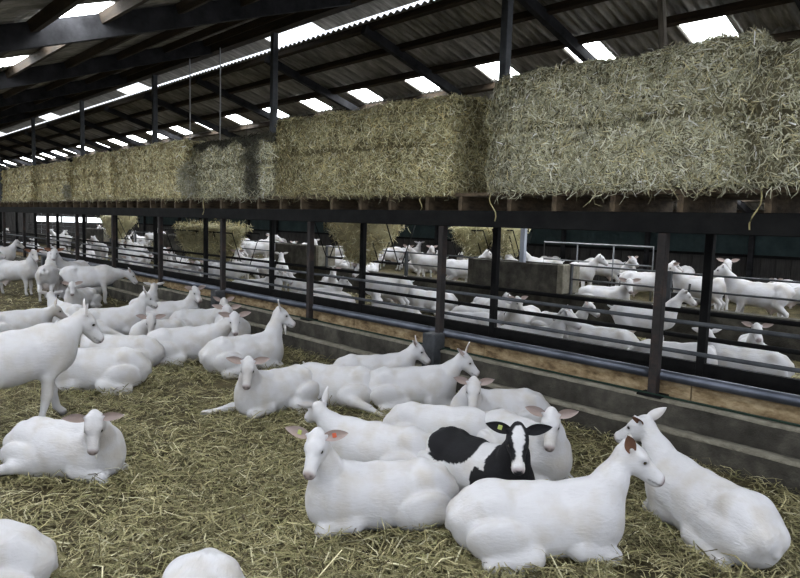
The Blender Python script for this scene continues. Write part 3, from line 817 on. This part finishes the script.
def build_goat(g, vox):
    global EYE_ME
    prims, p, R = goat_prims(g)
    V, F, Nn = polygonise(prims, vox)
    V[:, 2] += 0
    rib = vnoise(V, 7, g.get('seed', 1) + 2) * .006 + vnoise(V, 16, g.get('seed', 1)) * .0025
    C = goat_colours(g, V, p, R)
    rib *= np.clip(np.linalg.norm(V - p, axis=1) / .25 - .8, 0, 1)
    V = V + Nn * rib[:, None]
    bm_ = np_mesh('body', V, F, M['goat'], C, True)
    if EYE_ME is None:
        bm2 = bmesh.new(); bmesh.ops.create_uvsphere(bm2, u_segments=10, v_segments=8, radius=.0155); EYE_ME = bpy.data.meshes.new('eye'); bm2.to_mesh(EYE_ME); bm2.free(); EYE_ME.materials.append(M['eye'])
        EYE_ME.polygons.foreach_set('use_smooth', [True] * len(EYE_ME.polygons))
    s = g['s']
    root = empty('goat', (g['x'], g['y'], g.get('z', 0.0)), math.radians(g['h'])); root.scale = (s, s, s)
    tag(root, g['label'], 'goat', g.get('group'))
    inst('body', bm_, root)
    Hm = lambda x, y, z: p + v3(x, y, z) @ R
    for sd in (1, -1):
        inst('eye', EYE_ME, root, tuple(float(a) for a in Hm(.086, sd * .0525, .005)))
        key = g.get('ear', 'white')
        if key not in EARS: EARS[key] = ear_mesh(key)
        el_ = g.get('earl' if sd > 0 else 'earr', g.get('eard', (-.22, .95, .12)))
        d = nrmz(v3(el_[0], el_[1] * sd, el_[2]) @ R)              # ear length direction
        fw = R[0] * .62 + R[2] * .62                      # hollow turned forward and slightly down
        hk = 'holl' if sd > 0 else 'holr'
        if hk in g: fw = v3(*g[hk]) @ R
        n = nrmz(fw - d * (fw @ d)); wv = np.cross(n, d)
        o = inst('ear', EARS[key], root)
        b = Hm(-.018, sd * .058, .026)
        o.matrix_local = Matrix(((d[0], wv[0], n[0], b[0]), (d[1], wv[1], n[1], b[1]), (d[2], wv[2], n[2], b[2]), (0, 0, 0, 1)))
        for tg in (g.get('tag'), g.get('tag2')):
            if tg and tg[0] == ('l' if sd > 0 else 'r'):
                MB().box(.05, .078, -.015, .015, .008, .014, .002).build('ear_tag', M[tg[1:]], o)
    if g.get('beard'):
        a = Hm(.12, 0, -.09); dn = v3(0, 0, -1)
        MB().tube([tuple(a), tuple(a + v3(0, 0, -.05)), tuple(a + v3(.01, 0, -.11)), tuple(a + v3(.015, 0, -.16))], [.022, .02, .012, .002], 8).build('beard', M['goatw'], root, True)
    return root

def copy_goat(src, x, y, h, s, label, group):
    r = src.copy(); COL.objects.link(r); r.location = (x, y, 0); r.rotation_euler = (0, 0, math.radians(h)); r.scale = (s, s, s)
    r['label'] = label; r['group'] = group
    for ch in src.children:
        c = ch.copy(); COL.objects.link(c); c.parent = r
        for gch in ch.children:
            d = gch.copy(); COL.objects.link(d); d.parent = c
    return r
M['goatw'] = surf('white_beard_hair', (.62, .60, .58), (.78, .77, .76), .9, 30, .3, stretch=(1, 1, .2))
HERD = [
dict(label='large white goat lying in front in profile with a brown-lined ear',pose='lie',x=-1.88,y=2.84,h=49,s=0.85,poll=(0.54,0.04,0.67),nd=(0.85,-0.26,-0.47),earr=(-.65,.45,.55),earl=(-.2,.97,.0),ear='brown',holr=(.25,-.9,.15),holl=(.25,.9,.15)),
dict(label='white goat lying by the kerb, seen from behind with its spine toward the camera',pose='lie',x=-1.40,y=3.70,h=155,s=0.84,poll=(0.59,0.05,0.63),nd=(0.80,0.43,-0.42),tuck=.7,tag='rtagy',ear='brown',earr=(-.9,.45,.28),holr=(.3,-.95,0),earl=(-.3,.7,.5),holl=(.3,.6,-.6)),
dict(label='black and white pied goat lying among the white goats',pose='lie',x=-2.53,y=3.09,h=352,s=0.85,poll=(0.48,-0.11,0.68),nd=(0.60,-0.51,-0.62),pied=1,ear='pied',tag='rtagy',eard=(-.15,.95,.22)),
dict(label='white goat with pink ears spread, lying in front with a hind leg out',pose='lie',x=-2.68,y=2.38,h=243,s=0.8,poll=(0.45,0.10,0.71),nd=(0.37,0.73,-0.57),tag='rtagy',tag2='ltago',
     hl=[(-.27,.20,.17,.09),(-.40,.23,.17,.058),(-.52,.25,.13,.036),(-.55,.36,.055,.026),(-.55,.41,.04,.03)]),
dict(label='white goat facing away with raised ears behind the pink-eared goat',pose='lie',x=-3.27,y=2.88,h=210,s=0.78,poll=(0.54,0.03,0.56),nd=(0.72,-0.60,-0.34),tag='ltagy',earr=(-.3,.35,.9),earl=(-.3,.9,.1)),
dict(label='white goat with bony hip, head curled away, behind the pied goat',pose='lie',x=-3.27,y=3.55,h=28,s=0.78,poll=(0.35,.28,.34),nd=(-.8,.5,-.3)),
dict(label='white goat facing the camera near the kerb above the pied goat',pose='lie',x=-3.32,y=4.24,h=240,s=0.8,poll=(0.33,0.21,0.60),nd=(0.22,0.63,-0.74),eard=(-.1,.85,.4)),
dict(label='white goat with pink ears facing the camera just behind the pied goat',pose='lie',x=-2.64,y=3.72,h=346,s=0.82,poll=(0.44,-0.13,0.64),nd=(0.55,-0.50,-0.67),eard=(-.1,.88,.38)),
dict(label='white goat lying in profile with one ear up by the socketed post',pose='lie',x=-4.31,y=4.24,h=54,s=0.82,poll=(0.58,-0.02,0.60),nd=(0.79,-0.21,-0.57),earl=(-.4,.4,.85),earr=(-.7,.5,.1)),
dict(label='white goat resting against the kerb left of the socketed post',pose='lie',x=-4.98,y=4.36,h=56,s=0.8,poll=(0.52,-0.00,0.58),nd=(0.79,-0.22,-0.57),eard=(-.6,.7,.2)),
dict(label='white goat with head curled away and hind leg stretched out',pose='lie',x=-4.83,y=3.70,h=222,s=0.8,poll=(.35,-.28,.34),nd=(-.8,-.5,-.3),
     hl=[(-.22,.20,.17,.09),(-.28,.29,.15,.06),(-.48,.33,.09,.038),(-.62,.40,.045,.026),(-.67,.42,.035,.03)]),
dict(label='white goat facing the camera in mid pen with a foreleg stretched out',pose='lie',x=-4.97,y=3.15,h=277,s=0.82,poll=(0.48,0.16,0.64),nd=(0.50,0.50,-0.71),ear='dusk',headshade=.5,
     fr=[(.20,-.16,.13,.06),(.38,-.25,.09,.044),(.52,-.36,.05,.03),(.62,-.43,.035,.03)]),
dict(label='bearded white goat in profile beside the kerb, sitting upright',pose='lie',x=-6.50,y=3.74,h=82,s=0.88,poll=(0.49,0.05,0.75),nd=(0.80,-0.34,-0.50),beard=1,eard=(-.6,.6,.4)),
dict(label='long white goat lying side-on with its head turned to the camera',pose='lie',x=-7.36,y=3.44,h=73,s=0.88,poll=(0.59,-0.20,0.63),nd=(-0.05,-0.71,-0.71)),
dict(label='white goat head-on close behind the long side-lying goat',pose='lie',x=-8.02,y=4.40,h=349,s=0.85,poll=(0.50,-0.25,0.66),nd=(0.70,-0.31,-0.64),ear='dusk',headshade=.5),
dict(label='white goat with wide pink ears against the far kerb',pose='lie',x=-8.98,y=4.42,h=48,s=0.8,poll=(0.42,-0.05,0.64),nd=(0.18,-0.80,-0.57),eard=(-.1,.85,.45)),
dict(label='white goat with painted face shade facing the camera left of the long goat',pose='lie',x=-8.28,y=3.46,h=287,s=0.8,poll=(0.36,0.30,0.58),nd=(0.45,0.46,-0.77),headshade=.5),
dict(label='plump white goat lying by the kerb with its head turned to camera',pose='lie',x=-9.77,y=4.30,h=66,s=0.88,poll=(0.40,-0.09,0.69),nd=(0.45,-0.69,-0.57),fat=1.1),
dict(label='white goat seen from the back of its head with level ears',pose='lie',x=-10.9,y=4.35,h=137,s=0.8,poll=(0.49,-0.01,0.66),nd=(0.94,0.24,-0.26)),
dict(label='white goat lying in profile with forelegs out, below the standing group',pose='lie',x=-9.48,y=3.33,h=78,s=0.88,poll=(0.50,0.02,0.66),nd=(0.81,-0.14,-0.57),eard=(-.65,.6,.3),
     hr=[(-.22,-.20,.17,.09),(-.08,-.28,.14,.06),(.06,-.36,.08,.038),(.2,-.42,.045,.026),(.25,-.44,.035,.03)]),
dict(label='white goat resting behind the standing goat, rump to the straw',pose='lie',x=-6.64,y=2.14,h=247,s=0.88,poll=(.5,-.15,.5),nd=(.86,.05,-.5)),
dict(label='white goat half hidden behind the resting pair near the standing goat',pose='lie',x=-7.42,y=2.66,h=236,s=0.82,poll=(.5,-.2,.48),nd=(.85,-.19,-.5)),
dict(label='white goat with shade painted on its face at the picture edge behind the standing goat',pose='lie',x=-10.0,y=2.25,h=88,s=0.82,poll=(0.55,-0.09,0.50),nd=(0.78,-0.25,-0.57),headshade=1,ear='dusk',eard=(-.5,.6,.5)),
dict(label='white goat facing away with level ears near the standing group',pose='lie',x=-10.6,y=3.04,h=194,s=0.8,poll=(0.50,0.02,0.60),nd=(0.83,-0.50,-0.26)),
dict(label='drowsy white goat lying alone with head hanging and a hind leg out',pose='lie',x=-4.52,y=1.30,h=34,s=0.78,poll=(0.46,-0.28,0.62),nd=(0.31,-0.53,-0.79),beard=1,headshade=.5,ear='dusk',fat=1.1,eard=(-.1,.97,.05),
     hr=[(-.25,-.20,.17,.09),(-.30,-.29,.16,.06),(-.48,-.33,.10,.036),(-.52,-.45,.045,.026),(-.53,-.50,.035,.03)]),
dict(label='white goat lying at the corner with only its back and rump showing',pose='lie',x=-3.16,y=0.32,h=258,s=0.85,poll=(.56,0,.62),nd=(.85,.16,-.5)),
dict(label='white goat whose back just shows at the lower picture edge',pose='lie',x=-2.10,y=0.96,h=-40,s=0.85,poll=(.58,-.05,.52),nd=(.84,.1,-.5),tuck=.7),
dict(label='white dairy goat standing at the picture edge, looking across the pen',pose='stand',x=-5.72,y=1.25,h=100,s=0.97,poll=(0.63,0.09,0.85),nd=(0.65,-0.27,-0.71),ear='brown',eard=(-.55,.65,.35),step=.14),
dict(label='white goat standing in the far group, facing half toward the camera',pose='stand',x=-15.08,y=3.39,h=47,s=0.88,poll=(0.47,-0.11,1.03),nd=(0.70,-0.42,-0.57),ear='brown',group='standing goats at the far side of the near pen'),
dict(label='white goat standing tail toward the camera in the far group',pose='stand',x=-13.93,y=3.68,h=157,s=0.88,poll=(0.61,0.04,1.00),nd=(0.93,0.13,-0.34),group='standing goats at the far side of the near pen'),
dict(label='stout white goat standing in the far group, facing the camera',pose='stand',x=-14.68,y=4.30,h=303,s=0.88,poll=(0.56,0.06,1.07),nd=(0.70,0.42,-0.57),ear='brown',fat=1.15,group='standing goats at the far side of the near pen'),
dict(label='small white goat lying with lowered head before the standing group',pose='lie',x=-12.55,y=3.84,h=313,s=0.8,poll=(0.52,0.11,0.62),nd=(0.66,0.39,-0.64)),
dict(label='white goat standing side-on, nosing low toward the feed fence',pose='stand',x=-12.99,y=4.15,h=75,s=0.9,poll=(0.78,-0.01,0.66),nd=(0.70,-0.07,-0.71),eard=(-.6,.7,0),group='standing goats at the far side of the near pen'),
dict(label='white goat lying behind the legs of the far standing group',pose='lie',x=-14.14,y=4.3,h=281,s=0.8,poll=(0.4,0.22,0.6),nd=(0.66,0.56,-0.50)),
dict(label='white goat standing far off, facing toward the fence',pose='stand',x=-20.68,y=4.2,h=68,s=0.88,poll=(0.55,-0.02,1.00),nd=(0.86,0.06,-0.50),group='standing goats at the far side of the near pen'),
dict(label='white goat standing far off, facing the open side',pose='stand',x=-21.13,y=4.1,h=266,s=0.88,poll=(0.55,0.03,0.97),nd=(0.86,-0.06,-0.50),group='standing goats at the far side of the near pen'),
dict(label='white goat standing just inside the picture edge in the far group',pose='stand',x=-15.82,y=2.75,h=89,s=0.88,poll=(0.5,0.04,1.01),nd=(0.86,-0.10,-0.50),group='standing goats at the far side of the near pen'),
dict(label='goat below the lower corner with just an ear tip showing',pose='lie',x=-0.50,y=2.56,h=257,s=0.8,poll=(0.42,0.28,0.72),nd=(0.86,0.13,-0.50),earl=(-.3,.5,.8)),
]
for i, g in enumerate(HERD):
    d = math.hypot(g['x'], g['y']); g['seed'] = i + 1
    g.setdefault('z', -.035 if g['pose'] == 'lie' else -.01)
    g['o'] = build_goat(g, .012 if d < 4.2 else (.016 if d < 7.5 else .022))

# straw pushed up around the lying goats
sp = []
for g in HERD:
    if g['pose'] != 'lie' or math.hypot(g['x'], g['y']) > 9: continue
    n = 700; a = rng.uniform(0, 2 * PI, n); k = rng.normal(1.02, .10, n)
    lx = (-.08 + .56 * np.cos(a) * k) * g['s']; ly = .30 * np.sin(a) * k * g['s']; h = math.radians(g['h'])
    x = g['x'] + lx * math.cos(h) - ly * math.sin(h); y = g['y'] + lx * math.sin(h) + ly * math.cos(h)
    ok = y < 4.84; x, y, a2 = x[ok], y[ok], a[ok]; n = len(x)
    az = rng.uniform(0, 2 * PI, n); pit = rng.normal(.2, .3, n)
    D = np.stack([np.cos(az) * np.cos(pit), np.sin(az) * np.cos(pit), np.sin(pit)], 1)
    Np = np.stack([rng.normal(0, .4, n), rng.normal(0, .4, n), np.ones(n)], 1); Np /= np.linalg.norm(Np, axis=1, keepdims=True)
    sp.append(blades(np.stack([x, y, floor_h(x, y) + np.abs(rng.normal(.01, .03, n))], 1), D, Np, rng.gamma(4, .024, n) + .02, rng.uniform(.0035, .0085, n), rng.normal(.05, .1, n), mixcol(n, PAL, [5, 4, 4, 1.6, 3, 3]), rng.normal(0, .1, n)))
off = 0; VV = []; FF = []; CC = []
for V, F, Cc in sp: VV.append(V); FF.append(F + off); CC.append(Cc); off += len(V)
tag(inst('straw_bedding', np_mesh('straw_bedding', np.concatenate(VV), np.concatenate(FF), M['straw'], np.concatenate(CC))), 'tousled straw pushed up around the lying goats', 'straw', kind='stuff')

# ---- goats of the two farther pens: six kinds, then copies
KIND = {}
def proto(k, **g):
    g.setdefault('nd', (.85, 0, -.5)); KIND[k] = g
proto('lu', pose='lie', poll=(.56, 0, .70), nd=(.88, .1, -.46))
proto('ll', pose='lie', poll=(.50, .18, .66), nd=(.35, .75, -.55))
proto('lr', pose='lie', poll=(.50, -.20, .62), nd=(.30, -.75, -.6), fat=1.08)
proto('lc', pose='lie', poll=(.40, .27, .38), nd=(-.7, .6, -.35), fat=1.05)
proto('su', pose='stand', poll=(.60, 0, 1.03), nd=(.88, .05, -.47), step=.06)
proto('sl', pose='stand', poll=(.56, .16, 1.0), nd=(.45, .75, -.5), step=-.05, fat=1.1)
proto('sd', pose='stand', poll=(.74, .02, .62), nd=(.55, .05, -.83), fat=1.1)
ORD = ['first', 'second', 'third', 'fourth', 'fifth', 'sixth', 'seventh', 'eighth', 'ninth', 'tenth', 'eleventh', 'twelfth']
def bay_label(kind, x, y, h, pen):
    xf = x * 5.05 / y; b = max(0, int(math.floor((PX0 - xf) / PD)) + 1)
    rel = (h - math.degrees(math.atan2(y, x)) - 180 + 360 * 3) % 360
    look = 'facing us' if rel < 50 or rel > 310 else ('facing away' if 130 < rel < 230 else ('facing right' if rel < 180 else 'facing left'))
    pose = 'lying' if kind[0] == 'l' else 'standing'
    where = 'middle pen' if pen == 'm' else 'farthest pen'
    low = {'lc': ' with head curled back', 'sd': ' with head lowered', 'sl': ' with head turned', 'll': ' with head turned', 'lr': ' with head turned'}.get(kind, '')
    return 'white goat %s %s%s in the %s, %s fence bay' % (pose, look, low, where, ORD[min(b, 11)])
GRP = {('m', 'l'): 'goats lying in the middle pen', ('m', 's'): 'goats standing in the middle pen', ('f', 'l'): 'goats lying in the farthest pen', ('f', 's'): 'goats standing in the farthest pen'}
SPOTS = [  # kind, x, y, heading, own label
 ('lr', -2.68, 7.96, 204, 'white goat lying side-on behind the nearest feed rails with head low'), ('lu', -2.97, 9.01, 293, 'white goat with pink ears facing the camera through the nearest feed rails'),
 ('lc', -3.25, 7.40, 23, 'white goat lying between the two nearest rear posts'), ('lu', -4.48, 7.89, 200, None), ('lu', -5.57, 8.59, 3, None), ('ll', -6.35, 8.69, 276, None), ('lu', -6.94, 8.3, 39, None),
 ('su', -4.31, 8.75, 30, 'white goat standing behind the feed rails, side-on beyond the nearest post'), ('lc', -6.3, 7.3, 41, None), ('sl', -9.02, 8.1, 217, None), ('lu', -10.4, 7.6, 51, None), ('lr', -11.63, 8.2, 234, None),
 ('lu', -12.46, 7.3, 56, None), ('lu', -8.73, 8.98, 224, None), ('lc', -9.5, 7.1, 249, None), ('sd', -13.6, 7.3, 58, None), ('lr', -7.7, 7.1, 200, None), ('lu', -5.0, 7.0, 20, None),
 ('su', -3.62, 11.05, 200, 'white goat standing side-on beyond the low wall by the drinking bowl'), ('su', -5.9, 11.9, 27, None), ('sl', -4.75, 11.6, 198, None), ('su', -4.9, 12.9, 301, 'white goat with raised head facing the camera beyond the drinking bowl'),
 ('ll', -7.3, 11.2, 303, None), ('lr', -6.1, 10.8, 20, None), ('lu', -5.6, 13.4, 237, None), ('su', -3.4, 12.6, 6, None), ('su', -9.4, 13.6, 214, None), ('sl', -7.7, 12.6, 331, None), ('su', -9.6, 10.9, 43, None), ('sl', -11.6, 11.8, 215, None)]
r2 = random.Random(5)
pts = [(a[1], a[2]) for a in SPOTS]
def fill(n, xr, yr, kinds, md):
    tries = 0; got = 0
    while got < n and tries < 6000:
        tries += 1
        x = r2.uniform(*xr); y = r2.uniform(*yr)
        if 9.45 < y < 10.9: continue
        if all((x - a) ** 2 + (y - b) ** 2 > md * md for a, b in pts):
            pts.append((x, y)); SPOTS.append((r2.choice(kinds), x, y, r2.uniform(0, 360), None)); got += 1
fill(34, (-27, -7.5), (6.75, 9.5), ['lu', 'll', 'lr', 'lc', 'lu', 'su', 'sl'], 1.15)
fill(40, (-27, -4.5), (10.95, 14.8), ['lu', 'll', 'lr', 'su', 'sl', 'sd', 'su'], 1.15)
fill(14, (-38, -26), (6.8, 14.5), ['lu', 'll', 'su', 'sl'], 1.3)
built = {}
for k, x, y, h, own in SPOTS:
    pen = 'm' if y < 10 else 'f'; lab = bay_label(k, x, y, h % 360, pen); grp = GRP[(pen, k[0])]; sc = r2.uniform(.80, .9); z = 0 if pen == 'm' else .25
    if k not in built:
        g = dict(KIND[k]); g.update(x=x, y=y, h=h, s=sc, label=own or lab, group=grp); built[k] = build_goat(g, .02); o = built[k]
    else:
        o = copy_goat(built[k], x, y, h, sc, own or lab, grp)
    o['group'] = grp
    o.location.z = z
